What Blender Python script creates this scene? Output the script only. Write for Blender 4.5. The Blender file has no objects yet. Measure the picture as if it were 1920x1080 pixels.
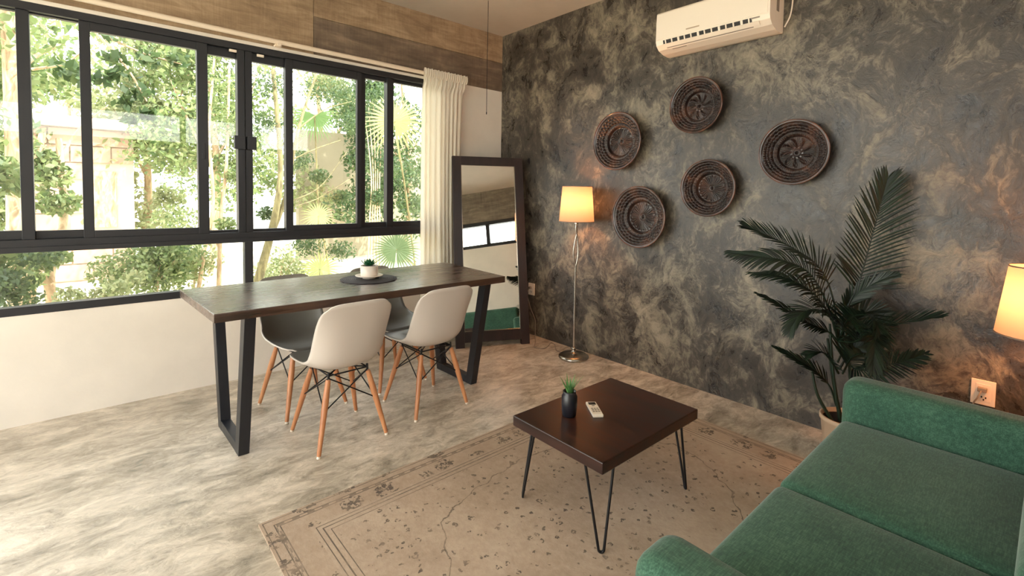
import bpy, bmesh, math, random
import numpy as np
from mathutils import Vector, Matrix
random.seed(7); rng = np.random.default_rng(7)
S = bpy.context.scene
COL = S.collection
PI = math.pi

# ------------------------------------------------------------------ camera
CX, CY, CZ = -3.129, -3.735, 1.32
F_PX, PX, PY = 903.206, 960.0, 406.58
YAW, PITCH, ROLL = 0.84866, -0.046572, 0.015838
fw = Vector((math.cos(PITCH)*math.cos(YAW), math.cos(PITCH)*math.sin(YAW), math.sin(PITCH)))
rt0 = Vector((math.sin(YAW), -math.cos(YAW), 0)); up0 = rt0.cross(fw)
rt = math.cos(ROLL)*rt0 + math.sin(ROLL)*up0
up = -math.sin(ROLL)*rt0 + math.cos(ROLL)*up0
cd = bpy.data.cameras.new('camera'); cam = bpy.data.objects.new('camera', cd); COL.objects.link(cam)
cam.matrix_world = Matrix(((rt.x, up.x, -fw.x, CX), (rt.y, up.y, -fw.y, CY), (rt.z, up.z, -fw.z, CZ), (0, 0, 0, 1)))
cd.sensor_width = 36.0; cd.sensor_fit = 'HORIZONTAL'; cd.lens = F_PX/1920*36
cd.shift_x = -(PX-960)/1920; cd.shift_y = (PY-540)/1920
cd.clip_start = 0.05; cd.clip_end = 200
S.camera = cam
C0 = Vector((CX, CY, CZ))
def ray(u, v): return fw*F_PX + rt*(u-PX) + up*(PY-v)
def hitx(u, v, x): d = ray(u, v); return C0 + d*((x-CX)/d.x)
def hity(u, v, y): d = ray(u, v); return C0 + d*((y-CY)/d.y)
def hitz(u, v, z): d = ray(u, v); return C0 + d*((z-CZ)/d.z)

# ------------------------------------------------------------------ light and exposure
S.view_settings.view_transform = 'Standard'; S.view_settings.look = 'None'
S.view_settings.exposure = 0.72; S.view_settings.gamma = 1.0; S.view_settings.use_curve_mapping = False
W = bpy.data.worlds.new('sky'); S.world = W; W.use_nodes = True
wn = W.node_tree.nodes; wl = W.node_tree.links
bg = wn['Background']
tc = wn.new('ShaderNodeTexCoord'); sx = wn.new('ShaderNodeSeparateXYZ'); cr = wn.new('ShaderNodeValToRGB')
wl.new(tc.outputs['Generated'], sx.inputs[0]); wl.new(sx.outputs['Z'], cr.inputs[0]); wl.new(cr.outputs[0], bg.inputs[0])
cr.color_ramp.elements[0].color = (1.0, 0.955, 0.89, 1); cr.color_ramp.elements[0].position = 0.0
cr.color_ramp.elements[1].color = (0.92, 0.96, 1.0, 1); cr.color_ramp.elements[1].position = 0.9
bg.inputs[1].default_value = 4.6
sd = bpy.data.lights.new('sun', 'SUN'); sun = bpy.data.objects.new('sun', sd); COL.objects.link(sun)
sd.energy = 7.0; sd.angle = 0.01; sd.color = (1.0, 0.95, 0.86)
sun.rotation_euler = Vector((-0.32, 0.48, -0.82)).to_track_quat('-Z', 'Y').to_euler()

# ------------------------------------------------------------------ helpers
def srgb(r, g, b):
    f = lambda c: (c/255/12.92) if c/255 <= 0.04045 else ((c/255+0.055)/1.055)**2.4
    return (f(r), f(g), f(b), 1)
class MB:
    def __init__(s): s.v = []; s.f = []; s.sm = []
    def add(s, vs, fs, smooth=False):
        o = len(s.v); s.v += [tuple(v) for v in vs]; s.f += [tuple(i+o for i in f) for f in fs]; s.sm += [smooth]*len(fs)
    def box(s, x0, x1, y0, y1, z0, z1, M=None):
        vs = [Vector((x, y, z)) for z in (z0, z1) for y in (y0, y1) for x in (x0, x1)]
        if M is not None: vs = [M @ v for v in vs]
        s.add(vs, [(0, 2, 3, 1), (4, 5, 7, 6), (0, 1, 5, 4), (2, 6, 7, 3), (0, 4, 6, 2), (1, 3, 7, 5)])
        return s
    def bar(s, a, b, w, h, upv=(0, 0, 1)):
        a, b = Vector(a), Vector(b); t = (b-a).normalized(); r = t.cross(Vector(upv)).normalized(); u = r.cross(t)
        vs = [p + r*(i*w/2) + u*(j*h/2) for p in (a, b) for j in (-1, 1) for i in (-1, 1)]
        s.add(vs, [(0, 2, 3, 1), (4, 5, 7, 6), (0, 1, 5, 4), (2, 6, 7, 3), (0, 4, 6, 2), (1, 3, 7, 5)]); return s
    def tube(s, pts, r, n=10, cap=True):
        pts = [Vector(p) for p in pts]; m = len(pts)
        rs = r if isinstance(r, (list, tuple)) else [r]*m
        vs = []; prev = None
        for i, p in enumerate(pts):
            t = (pts[min(i+1, m-1)] - pts[max(i-1, 0)]).normalized()
            if prev is None:
                a = Vector((0, 0, 1)) if abs(t.z) < 0.9 else Vector((1, 0, 0)); x = t.cross(a).normalized()
            else:
                x = (prev - t*prev.dot(t)).normalized()
            prev = x; y = t.cross(x)
            vs += [p + (x*math.cos(2*PI*k/n) + y*math.sin(2*PI*k/n))*rs[i] for k in range(n)]
        fs = [(i*n+k, i*n+(k+1) % n, (i+1)*n+(k+1) % n, (i+1)*n+k) for i in range(m-1) for k in range(n)]
        s.add(vs, fs, True)
        if cap: s.add(vs[:n], [tuple(range(n))[::-1]]); s.add(vs[-n:], [tuple(range(n))])
        return s
    def lathe(s, prof, n=32, M=None, smooth=True):
        vs = []
        for r, z in prof: vs += [Vector((r*math.cos(2*PI*k/n), r*math.sin(2*PI*k/n), z)) for k in range(n)]
        if M is not None: vs = [M @ v for v in vs]
        m = len(prof)
        s.add(vs, [(i*n+k, i*n+(k+1) % n, (i+1)*n+(k+1) % n, (i+1)*n+k) for i in range(m-1) for k in range(n)], smooth)
        return s
    def build(s, name, mat, parent=None, bevel=0, loc=None, rotz=None):
        me = bpy.data.meshes.new(name); me.from_pydata(s.v, [], s.f)
        me.polygons.foreach_set('use_smooth', s.sm); me.materials.append(mat); me.update()
        o = bpy.data.objects.new(name, me); COL.objects.link(o)
        if parent is not None: o.parent = parent
        if loc is not None: o.location = loc
        if rotz is not None: o.rotation_euler.z = rotz
        if bevel:
            b = o.modifiers.new('bevel', 'BEVEL'); b.width = bevel; b.segments = 2; b.limit_method = 'ANGLE'
        return o
def soft(c, h, r, bulge=0.0, n=14, M=None):
    """rounded, slightly puffed box: centre c, half sizes h, edge radius r"""
    mb = MB(); c = Vector(c); h = Vector(h)
    def pt(p):
        q = Vector([max(-h[i]+r, min(h[i]-r, p[i])) for i in range(3)])
        d = p-q; L = d.length
        q2 = q + (d/L*r if L > 1e-9 else d)
        if bulge and p.z > 0: q2.z += bulge*max(0, 1-(p.x/h.x)**4)*max(0, 1-(p.y/h.y)**4)
        q2 = q2 + c
        return M @ q2 if M is not None else q2
    for ax in range(3):
        for sg in (-1, 1):
            a, b = (ax+1) % 3, (ax+2) % 3; vs = []
            def coords(hh):
                t = [-hh+r*(1-math.cos(k*PI/8)) for k in range(0, 5)]
                return t + [-(hh-r) + 2*(hh-r)*k/n for k in range(1, n)] + [-x for x in t[::-1]]
            ca, cb = coords(h[a]), coords(h[b])
            for x in ca:
                for y in cb:
                    p = Vector((0, 0, 0)); p[ax] = sg*h[ax]; p[a] = x; p[b] = y; vs.append(pt(p))
            na, nb = len(ca), len(cb)
            fs = [(i*nb+j, (i+1)*nb+j, (i+1)*nb+j+1, i*nb+j+1) for i in range(na-1) for j in range(nb-1)]
            if sg < 0: fs = [f[::-1] for f in fs]
            mb.add(vs, fs, True)
    return mb
def empty(name, loc=(0, 0, 0), rotz=0):
    o = bpy.data.objects.new(name, None); COL.objects.link(o); o.location = loc; o.rotation_euler.z = rotz
    o.empty_display_size = 0.1; return o
def tag(o, label=None, cat=None, group=None, kind=None):
    if label: o['label'] = label
    if cat: o['category'] = cat
    if group: o['group'] = group
    if kind: o['kind'] = kind
    return o
def struct(o, label=None, cat=None): o['kind'] = 'structure'; return tag(o, label, cat)
def copy_tree(o, parent=None):
    c = o.copy(); COL.objects.link(c)
    if parent is not None: c.parent = parent
    for ch in list(o.children): copy_tree(ch, c)
    return c
def smooth_path(pts, n):
    pts = [Vector(p) for p in pts]; P = [pts[0]*2-pts[1]] + pts + [pts[-1]*2-pts[-2]]; out = []
    m = len(pts)-1
    for k in range(n):
        t = k/(n-1)*m; i = min(int(t), m-1); t -= i; a, b, c, d = P[i:i+4]
        out.append(0.5*((2*b)+(c-a)*t+(2*a-5*b+4*c-d)*t*t+(3*b-a-3*c+d)*t**3))
    return out

# ------------------------------------------------------------------ materials
class Mat:
    def __init__(s, name, color=(.5, .5, .5, 1), rough=.5, metal=0, **k):
        s.m = bpy.data.materials.new(name); s.m.use_nodes = True; s.n = s.m.node_tree.nodes; s.l = s.m.node_tree.links
        s.b = s.n['Principled BSDF']; s.b.inputs['Base Color'].default_value = color
        s.b.inputs['Roughness'].default_value = rough; s.b.inputs['Metallic'].default_value = metal
        for a, v in k.items(): s.b.inputs[a.replace('_', ' ')].default_value = v
    def node(s, t, **k):
        n = s.n.new('ShaderNode'+t)
        for a, v in k.items():
            if a.startswith('i_'):
                key = a[2:]; key = int(key) if key.isdigit() else key.replace('_', ' ')
                n.inputs[key].default_value = v
            else: setattr(n, a, v)
        return n
    def coord(s, scale=(1, 1, 1), rot=(0, 0, 0), which='Object'):
        t = s.node('TexCoord'); m = s.node('Mapping'); m.inputs['Scale'].default_value = scale; m.inputs['Rotation'].default_value = rot
        s.l.new(t.outputs[which], m.inputs[0]); return m.outputs[0]
    def noise(s, vec, scale, detail=4, rough=.5, dist=0):
        n = s.node('TexNoise'); n.inputs['Scale'].default_value = scale; n.inputs['Detail'].default_value = detail
        n.inputs['Roughness'].default_value = rough; n.inputs['Distortion'].default_value = dist
        if vec is not None: s.l.new(vec, n.inputs['Vector'])
        return n.outputs['Fac'], n.outputs['Color']
    def ramp(s, fac, stops):
        r = s.node('ValToRGB'); e = r.color_ramp.elements
        while len(e) < len(stops): e.new(.5)
        for i, (p, c) in enumerate(stops): e[i].position = p; e[i].color = c if len(c) == 4 else (*c, 1)
        s.l.new(fac, r.inputs[0]); return r.outputs[0]
    def math(s, op, a, b=None, c=None):
        n = s.node('Math', operation=op)
        for i, x in enumerate((a, b, c)):
            if x is None: continue
            if isinstance(x, (int, float)): n.inputs[i].default_value = x
            else: s.l.new(x, n.inputs[i])
        return n.outputs[0]
    def mix(s, fac, a, b, mode='MIX'):
        n = s.node('MixRGB', blend_type=mode)
        for i, x in enumerate((fac, a, b)):
            if isinstance(x, (int, float)): n.inputs[i].default_value = x
            elif isinstance(x, tuple): n.inputs[i].default_value = x
            else: s.l.new(x, n.inputs[i])
        return n.outputs[0]
    def warp(s, vec, scale, amt, detail=3):
        f, c = s.noise(vec, scale, detail)
        sub = s.node('VectorMath', operation='SUBTRACT'); s.l.new(c, sub.inputs[0]); sub.inputs[1].default_value = (.5, .5, .5)
        sc = s.node('VectorMath', operation='SCALE'); s.l.new(sub.outputs[0], sc.inputs[0]); sc.inputs['Scale'].default_value = amt
        ad = s.node('VectorMath', operation='ADD'); s.l.new(vec, ad.inputs[0]); s.l.new(sc.outputs[0], ad.inputs[1]); return ad.outputs[0]
    def col(s, x): s.l.new(x, s.b.inputs['Base Color']); return s
    def rgh(s, x): s.l.new(x, s.b.inputs['Roughness']); return s
    def bump(s, h, strength=.3, dist=.01):
        b = s.node('Bump'); b.inputs['Strength'].default_value = strength; b.inputs['Distance'].default_value = dist
        s.l.new(h, b.inputs['Height']); s.l.new(b.outputs[0], s.b.inputs['Normal']); return s
def rampv(m, fac, a, b, lo=0, hi=1):
    n = m.node('MapRange'); m.l.new(fac, n.inputs[0])
    for i, v in enumerate((lo, hi, a, b)): n.inputs[i+1].default_value = v
    return n.outputs[0]

def polished_cement(name, dark, mid, light, lo=.36, hi=.66, sc=1.0, stretch=(1, 1, 1), rot=(0, 0, 0), rlo=.25, rhi=.5, veins=.5):
    m = Mat(name, rough=.4); v = m.coord(tuple(x*sc for x in stretch), rot)
    w1 = m.warp(v, 1.6, 0.35, 4); w2 = m.warp(w1, 7.0, 0.10, 4)
    big, _ = m.noise(w1, 1.5, 4, .55, .3)
    med, _ = m.noise(w2, 4.2, 8, .70, .55)
    fine, _ = m.noise(w2, 13, 7, .72, .9)
    str1, _ = m.noise(m.warp(w1, 3, .3), 5.0, 6, .68, .8)
    f = m.math('ADD', m.math('MULTIPLY', big, .24), m.math('MULTIPLY', med, .50))
    f = m.math('ADD', f, m.math('MULTIPLY', fine, .26))
    ridge = m.math('ABSOLUTE', m.math('SUBTRACT', str1, .5))
    rl = m.ramp(ridge, [(0.0, (1, 1, 1)), (.035, (0, 0, 0))])
    patch = m.ramp(big, [(.45, (0, 0, 0)), (.6, (1, 1, 1))])
    base = m.ramp(f, [(lo, dark), ((lo+hi)/2, mid), (hi, light)])
    base = m.mix(m.math('MULTIPLY', m.math('MULTIPLY', rl, patch), veins), base, light)
    m.col(base); m.rgh(rampv(m, med, rlo, rhi, .3, .7))
    m.bump(m.math('ADD', med, m.math('MULTIPLY', fine, .6)), .3, .012)
    return m.m
M_WALL_CEM = polished_cement('dark_polished_cement', srgb(32, 28, 28), srgb(68, 61, 54), srgb(142, 131, 113), .392, .612, sc=1.3, stretch=(1, 1, .8), rlo=.2, rhi=.46, veins=.4)
M_FLOOR = polished_cement('light_polished_cement', srgb(124, 117, 104), srgb(184, 171, 154), srgb(226, 212, 194), .36, .60, sc=1.9, stretch=(.7, 1.35, 1), rot=(0, 0, .35), rlo=.07, rhi=.24, veins=.3)
def plaster(name, c, amp=.05, rough=.7):
    m = Mat(name, c, rough); v = m.coord(); f, _ = m.noise(v, 3, 5, .6); c2 = tuple(x*(1-amp*2) for x in c[:3])+(1,)
    m.col(m.ramp(f, [(.3, c2), (.7, c)])); g, _ = m.noise(v, 60, 3, .6); m.bump(g, .12, .004); return m.m
M_WHITE = plaster('cream_plaster', srgb(232, 222, 210))
M_CEIL = plaster('ceiling_plaster', srgb(196, 188, 176), .06)
def board_concrete(name, a, b, c):
    m = Mat(name, rough=.75); v = m.coord((1, 1, 1)); vs_ = m.coord((1.2, 1, 9)); vv = m.coord((22, 1, 1.2))
    f, _ = m.noise(vs_, 2.2, 7, .65, .5); g, _ = m.noise(v, 4, 6, .65, .8); h, _ = m.noise(vv, 4, 4, .6)
    t = m.math('ADD', m.math('MULTIPLY', f, .5), m.math('ADD', m.math('MULTIPLY', g, .4), m.math('MULTIPLY', h, .16)))
    m.col(m.ramp(t, [(.36, a), (.53, b), (.68, c)])); m.bump(t, .35, .01); return m.m
M_BEAM = [board_concrete('board_marked_concrete_warm', srgb(116, 92, 70), srgb(156, 130, 102), srgb(190, 164, 134)),
          board_concrete('board_marked_concrete_dark', srgb(86, 72, 60), srgb(116, 98, 82), srgb(148, 128, 108))]
M_BEAM.append(board_concrete('board_marked_concrete_grey', srgb(84, 74, 64), srgb(116, 104, 90), srgb(146, 132, 116)))
M_JOINT = Mat('dark_joint_mortar', srgb(104, 84, 64), .9).m  # darker core colour showing in the gaps between the beam panels
M_FRAME = Mat('dark_anodised_aluminium', srgb(46, 46, 50), .42, .35).m
M_BLACK = Mat('black_powder_coat', srgb(30, 31, 38), .38, .1).m
M_BLACKIRON = Mat('black_iron', srgb(24, 23, 26), .45, .3).m
M_CHROME = Mat('brushed_nickel', srgb(176, 168, 158), .22, 1.0).m
M_PLAST = Mat('white_plastic', srgb(236, 222, 205), .35).m
M_DARKSLOT = Mat('dark_slot_plastic', srgb(32, 27, 24), .6).m
M_GREYPRINT = Mat('grey_print', srgb(176, 152, 128), .6).m
M_GREYLABEL = Mat('grey_sticker', srgb(138, 126, 114), .6).m
M_ROD = Mat('cream_painted_rod', srgb(236, 216, 194), .45).m
def glassy(name, tint=(1, 1, 1, 1), ior=1.45):
    m = bpy.data.materials.new(name); m.use_nodes = True; n = m.node_tree.nodes; l = m.node_tree.links; n.clear()
    o = n.new('ShaderNodeOutputMaterial'); mx = n.new('ShaderNodeMixShader'); t = n.new('ShaderNodeBsdfTransparent'); g = n.new('ShaderNodeBsdfGlossy')
    lw = n.new('ShaderNodeLayerWeight'); lw.inputs[0].default_value = .5
    pw = n.new('ShaderNodeMath'); pw.operation = 'POWER'; pw.inputs[1].default_value = 5.0; l.new(lw.outputs['Facing'], pw.inputs[0])
    f = n.new('ShaderNodeMath'); f.operation = 'MULTIPLY_ADD'; f.inputs[1].default_value = .96; f.inputs[2].default_value = .04; l.new(pw.outputs[0], f.inputs[0]); t.inputs[0].default_value = tint; g.inputs['Roughness'].default_value = 0.0
    l.new(f.outputs[0], mx.inputs[0]); l.new(t.outputs[0], mx.inputs[1]); l.new(g.outputs[0], mx.inputs[2]); l.new(mx.outputs[0], o.inputs[0]); return m
M_GLASS = glassy('window_glass', (.96, .98, .97, 1))
M_MIRROR = Mat('mirror_silver', (.86, .87, .85, 1), .0, 1.0).m
def translucent(name, c, tr=.5, rough=.8, tint=None, emis=None):
    m = bpy.data.materials.new(name); m.use_nodes = True; n = m.node_tree.nodes; l = m.node_tree.links; n.clear()
    o = n.new('ShaderNodeOutputMaterial'); mx = n.new('ShaderNodeMixShader'); d = n.new('ShaderNodeBsdfDiffuse'); t = n.new('ShaderNodeBsdfTranslucent')
    d.inputs[0].default_value = c; t.inputs[0].default_value = tint or c; mx.inputs[0].default_value = tr
    l.new(d.outputs[0], mx.inputs[1]); l.new(t.outputs[0], mx.inputs[2]); l.new(mx.outputs[0], o.inputs[0]); return m
M_SHADE = translucent('lampshade_linen', srgb(186, 164, 146), .5, tint=srgb(118, 112, 104))
M_CURTAIN = translucent('sheer_curtain_cloth', srgb(246, 238, 224), .35)
def leafmat(name, cols, tr=.45, rough=.5):
    m = bpy.data.materials.new(name); m.use_nodes = True; n = m.node_tree.nodes; l = m.node_tree.links; n.clear()
    o = n.new('ShaderNodeOutputMaterial'); mx = n.new('ShaderNodeMixShader'); d = n.new('ShaderNodeBsdfPrincipled'); t = n.new('ShaderNodeBsdfTranslucent')
    g = n.new('ShaderNodeNewGeometry'); r = n.new('ShaderNodeValToRGB'); e = r.color_ramp.elements
    while len(e) < len(cols): e.new(.5)
    for i, c in enumerate(cols): e[i].position = i/(len(cols)-1); e[i].color = c
    l.new(g.outputs['Random Per Island'], r.inputs[0]); l.new(r.outputs[0], d.inputs['Base Color']); l.new(r.outputs[0], t.inputs[0])
    d.inputs['Roughness'].default_value = rough; mx.inputs[0].default_value = tr
    l.new(d.outputs[0], mx.inputs[1]); l.new(t.outputs[0], mx.inputs[2]); l.new(mx.outputs[0], o.inputs[0]); return m
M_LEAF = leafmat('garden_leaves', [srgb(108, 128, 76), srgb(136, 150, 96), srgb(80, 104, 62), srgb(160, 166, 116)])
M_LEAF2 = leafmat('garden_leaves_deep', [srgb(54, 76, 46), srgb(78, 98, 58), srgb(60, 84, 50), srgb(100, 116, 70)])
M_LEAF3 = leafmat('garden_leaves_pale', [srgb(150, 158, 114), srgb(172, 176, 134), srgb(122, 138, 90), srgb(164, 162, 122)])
M_FAN = leafmat('fan_palm_leaf', [srgb(96, 128, 76), srgb(118, 148, 92), srgb(106, 138, 82)], .35)
M_FANDARK = leafmat('fan_palm_leaf_dark', [srgb(66, 86, 54), srgb(86, 104, 68), srgb(74, 94, 60)], .2)
M_FANPALE = leafmat('fan_palm_leaf_pale', [srgb(150, 162, 96), srgb(172, 180, 120), srgb(138, 150, 88)], .4)
M_PALM = leafmat('indoor_palm_leaf', [srgb(10, 24, 18), srgb(20, 42, 24), srgb(7, 17, 18)], .05, .45)
M_SUCC = leafmat('succulent_leaf', [srgb(34, 92, 56), srgb(48, 112, 70), srgb(26, 74, 48)], .1, .4)
M_GRASSY = leafmat('potted_blades', [srgb(90, 140, 80), srgb(112, 160, 92), srgb(70, 118, 66)], .2, .45)
def bark(name, a, b):
    m = Mat(name, rough=.85); v = m.coord((1, 1, .3)); f, _ = m.noise(v, 14, 6, .65, 1); m.col(m.ramp(f, [(.35, a), (.65, b)])); m.bump(f, .5, .01); return m.m
M_BARK = bark('pale_bark', srgb(150, 122, 92), srgb(214, 190, 158)); M_BARKM = bark('mossy_bark', srgb(84, 76, 50), srgb(150, 140, 98))
def wood(name, a, b, c, rough=.35, axis=0, sc=1.0, coat=0):
    m = Mat(name, rough=rough); s = [14*sc, 14*sc, 14*sc]; s[axis] = 1.1*sc; v = m.coord(tuple(s)); w = m.warp(v, 1.2, .5)
    f, _ = m.noise(w, 1.6, 7, .62, .6); g, _ = m.noise(m.coord(), 1.7, 3)
    t = m.math('ADD', m.math('MULTIPLY', f, .75), m.math('MULTIPLY', g, .3)); m.col(m.ramp(t, [(.38, a), (.52, b), (.68, c)]))
    m.rgh(rampv(m, f, rough-.05, rough+.08, .3, .7)); m.bump(f, .035, .003); m.b.inputs['Coat Weight'].default_value = coat
    m.b.inputs['Coat Roughness'].default_value = .25; return m.m
M_TABLE = wood('dark_walnut_top', srgb(46, 30, 24), srgb(70, 47, 36), srgb(94, 68, 50), .27, 0, coat=.6)
M_COFFEE = wood('dark_stained_pine', srgb(30, 15, 12), srgb(50, 25, 18), srgb(72, 37, 25), .34, 1, coat=.12)
M_MFRAME = wood('espresso_frame_wood', srgb(26, 16, 17), srgb(36, 22, 22), srgb(48, 30, 28), .4, 2)
M_LEG = wood('beech_dowel', srgb(168, 108, 70), srgb(190, 126, 84), srgb(208, 148, 102), .38, 2)
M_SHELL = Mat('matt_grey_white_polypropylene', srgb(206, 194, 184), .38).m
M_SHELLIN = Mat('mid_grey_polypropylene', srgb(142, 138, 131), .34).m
M_TERR = Mat('terracotta_pale_pot', srgb(186, 160, 134), .6).m
M_POT = Mat('white_ceramic', srgb(226, 214, 202), .3).m
M_SOIL = Mat('dark_soil', srgb(30, 24, 20), .95).m
M_VASE = Mat('black_ceramic', srgb(28, 27, 34), .28).m
def fabric(name, a, b, c):
    m = Mat(name, rough=.9); v1 = m.coord((40, 300, 300)); v2 = m.coord((300, 60, 60)); f, _ = m.noise(v1, 1, 3, .6); g, _ = m.noise(v2, 1, 3, .6); h, _ = m.noise(m.coord(), 6, 4)
    t = m.math('ADD', m.math('MULTIPLY', f, .45), m.math('ADD', m.math('MULTIPLY', g, .35), m.math('MULTIPLY', h, .2)))
    m.col(m.ramp(t, [(.38, a), (.5, b), (.62, c)])); m.bump(m.math('ADD', f, g), .25, .002)
    m.b.inputs['Sheen Weight'].default_value = .25; m.b.inputs['Sheen Roughness'].default_value = .4; return m.m
M_SOFA = fabric('teal_green_melange_fabric', srgb(40, 72, 60), srgb(54, 92, 74), srgb(80, 116, 96))
M_SEAM = Mat('teal_seam_thread', srgb(34, 70, 60), .9).m
def matt_weave():
    m = Mat('dark_woven_fibre', rough=.8); v = m.coord(); n = m.node('TexWave', wave_type='RINGS', rings_direction='Z'); n.inputs['Scale'].default_value = 26
    m.l.new(v, n.inputs['Vector']); f = n.outputs['Fac']; g, _ = m.noise(v, 90, 3); m.col(m.ramp(m.math('ADD', m.math('MULTIPLY', f, .5), m.math('MULTIPLY', g, .5)), [(.3, srgb(20, 18, 22)), (.75, srgb(66, 60, 62))])); m.bump(f, .6, .004); return m.m
M_MAT = matt_weave()
def bowl_mat(name, a, b, c, rough):
    m = Mat(name, rough=rough); v = m.coord(); f, _ = m.noise(v, 9, 5, .6, .5); m.col(m.ramp(f, [(.35, a), (.5, b), (.68, c)])); m.b.inputs['Coat Weight'].default_value = .25; m.b.inputs['Coat Roughness'].default_value = .12; return m.m
M_BOWL = bowl_mat('carved_dark_brown_wood', srgb(24, 14, 12), srgb(44, 27, 22), srgb(78, 48, 35), .28)
M_RIM = bowl_mat('glossy_copper_brown_rim', srgb(58, 34, 25), srgb(84, 50, 36), srgb(112, 70, 50), .2)

# rug: faded vintage print
def rug_mat():
    m = Mat('faded_vintage_rug', rough=.95)
    tcn = m.node('TexCoord'); sp = m.node('SeparateXYZ'); m.l.new(tcn.outputs['Object'], sp.inputs[0]); X, Y = sp.outputs[0], sp.outputs[1]
    v = tcn.outputs['Object']
    HX, HY = 1.11, 0.80
    dx = m.math('SUBTRACT', HX, m.math('ABSOLUTE', X)); dy = m.math('SUBTRACT', HY, m.math('ABSOLUTE', Y)); d = m.math('MINIMUM', dx, dy)
    big, _ = m.noise(v, 1.6, 5, .6, .4); fin, _ = m.noise(v, 42, 4, .7); mid, _ = m.noise(v, 9, 5, .65)
    t = m.math('ADD', m.math('MULTIPLY', big, .6), m.math('ADD', m.math('MULTIPLY', fin, .25), m.math('MULTIPLY', mid, .2)))
    base = m.ramp(t, [(.36, srgb(152, 132, 112)), (.52, srgb(176, 154, 134)), (.68, srgb(194, 174, 154))])
    ink = srgb(78, 68, 60)
    wear = m.ramp(mid, [(.36, (0, 0, 0)), (.56, (1, 1, 1))])
    def line(c, w):
        a = m.math('ABSOLUTE', m.math('SUBTRACT', d, c)); return m.math('LESS_THAN', a, w)
    lines = line(.012, .002)
    for c, w in ((.045, .0022), (.062, .0022), (.165, .0018), (.185, .0026), (.208, .0018)): lines = m.math('MAXIMUM', lines, line(c, w))
    # dashed guard stripe
    wv = m.node('TexChecker'); wv.inputs['Scale'].default_value = 34; m.l.new(v, wv.inputs['Vector'])
    dash = m.math('MULTIPLY', line(.053, .005), wv.outputs['Fac']); lines = m.math('MAXIMUM', lines, m.math('MULTIPLY', dash, .7))
    # small motifs scattered over the field, rosettes in the border
    vo = m.node('TexVoronoi'); vo.inputs['Scale'].default_value = 27; vo.inputs['Randomness'].default_value = 1
    wv2 = m.warp(v, 30, .035); m.l.new(wv2, vo.inputs['Vector'])
    ring = m.math('MULTIPLY', m.math('LESS_THAN', vo.outputs['Distance'], .30), m.math('GREATER_THAN', vo.outputs['Distance'], .10))
    sx_ = m.node('SeparateColor'); m.l.new(vo.outputs['Color'], sx_.inputs[0])
    ring = m.math('MULTIPLY', ring, m.math('GREATER_THAN', sx_.outputs[0], .35))
    brk = m.math('GREATER_THAN', m.noise(v, 70, 2)[0], .5); ring = m.math('MULTIPLY', ring, brk)
    vb = m.node('TexVoronoi'); vb.inputs['Scale'].default_value = 6.2; vb.inputs['Randomness'].default_value = .35; m.l.new(m.warp(v, 24, .03), vb.inputs['Vector'])
    ros = m.math('MULTIPLY', m.math('LESS_THAN', vb.outputs['Distance'], .34), m.math('GREATER_THAN', m.noise(v, 55, 3, .6)[0], .52))
    border = m.math('LESS_THAN', d, .15); field = m.math('GREATER_THAN', d, .215); ros = m.math('MULTIPLY', ros, border)
    ring = m.math('MULTIPLY', ring, field)
    # medallion outline
    wr = m.warp(v, 4, .22, 5); ss = m.node('SeparateXYZ'); m.l.new(wr, ss.inputs[0])
    rr = m.math('SQRT', m.math('ADD', m.math('POWER', m.math('DIVIDE', ss.outputs[0], .72), 2.), m.math('POWER', m.math('DIVIDE', ss.outputs[1], .48), 2.)))
    med = m.math('LESS_THAN', m.math('ABSOLUTE', m.math('SUBTRACT', rr, 1.)), .0045)
    pat = m.math('MAXIMUM', lines, m.math('MAXIMUM', ring, m.math('MAXIMUM', ros, m.math('MULTIPLY', med, .8))))
    fac = m.math('MULTIPLY', m.math('MULTIPLY', pat, rampv(m, wear, .45, 1.0)), .85)
    base = m.mix(m.math('MULTIPLY', border, .16), base, srgb(150, 124, 98))
    m.col(m.mix(fac, base, ink)); m.bump(fin, .4, .004); return m.m
M_RUG = rug_mat()

# ------------------------------------------------------------------ room
H = 2.887; HB = 2.341; ZT = 2.318; ZS = 0.614; WX1 = -0.72; WX0 = -4.55; XF = -5.2; YB = -3.95
flo = struct(MB().box(XF, .15, YB-.15, .15, -.12, 0).build('floor', M_FLOOR), 'polished light grey cement floor')
cei = struct(MB().box(XF-.2, .3, YB-.95, 1.15, H, H+.18).build('ceiling', M_CEIL), 'pale plastered ceiling slab')  # unseen overhangs past both window walls, added to keep direct sun out
struct(MB().box(0, .18, YB-.15, .15, 0, H).build('wall_right', M_WALL_CEM), 'dark mottled polished cement wall')
wl_ = MB(); wl_.box(XF, 0, 0, .15, 0, ZS); wl_.box(WX1, 0, 0, .15, ZS, HB); wl_.box(XF, WX0, 0, .15, ZS, HB)
wleft = struct(wl_.build('wall_left', M_WHITE), 'cream plastered wall under and beside the big window')
MB().box(XF, 0, .012, .15, HB-.023, H).build('concrete_beam', M_JOINT, wleft)
for x0, x1, z0, z1, k in ((XF, -3.75, HB, H, 0), (-3.746, -1.843, HB, H, 0), (-1.839, 0, HB, 2.620, 1), (-1.839, 0, 2.623, H, 0)):
    o = MB().box(x0, x1, 0, .02, z0, z1).build('concrete_panel', M_BEAM[k], wleft)
MB().box(WX0, WX1, -.008, .10, ZT, HB-.001).build('plaster_strip', M_WHITE, wleft)
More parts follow.
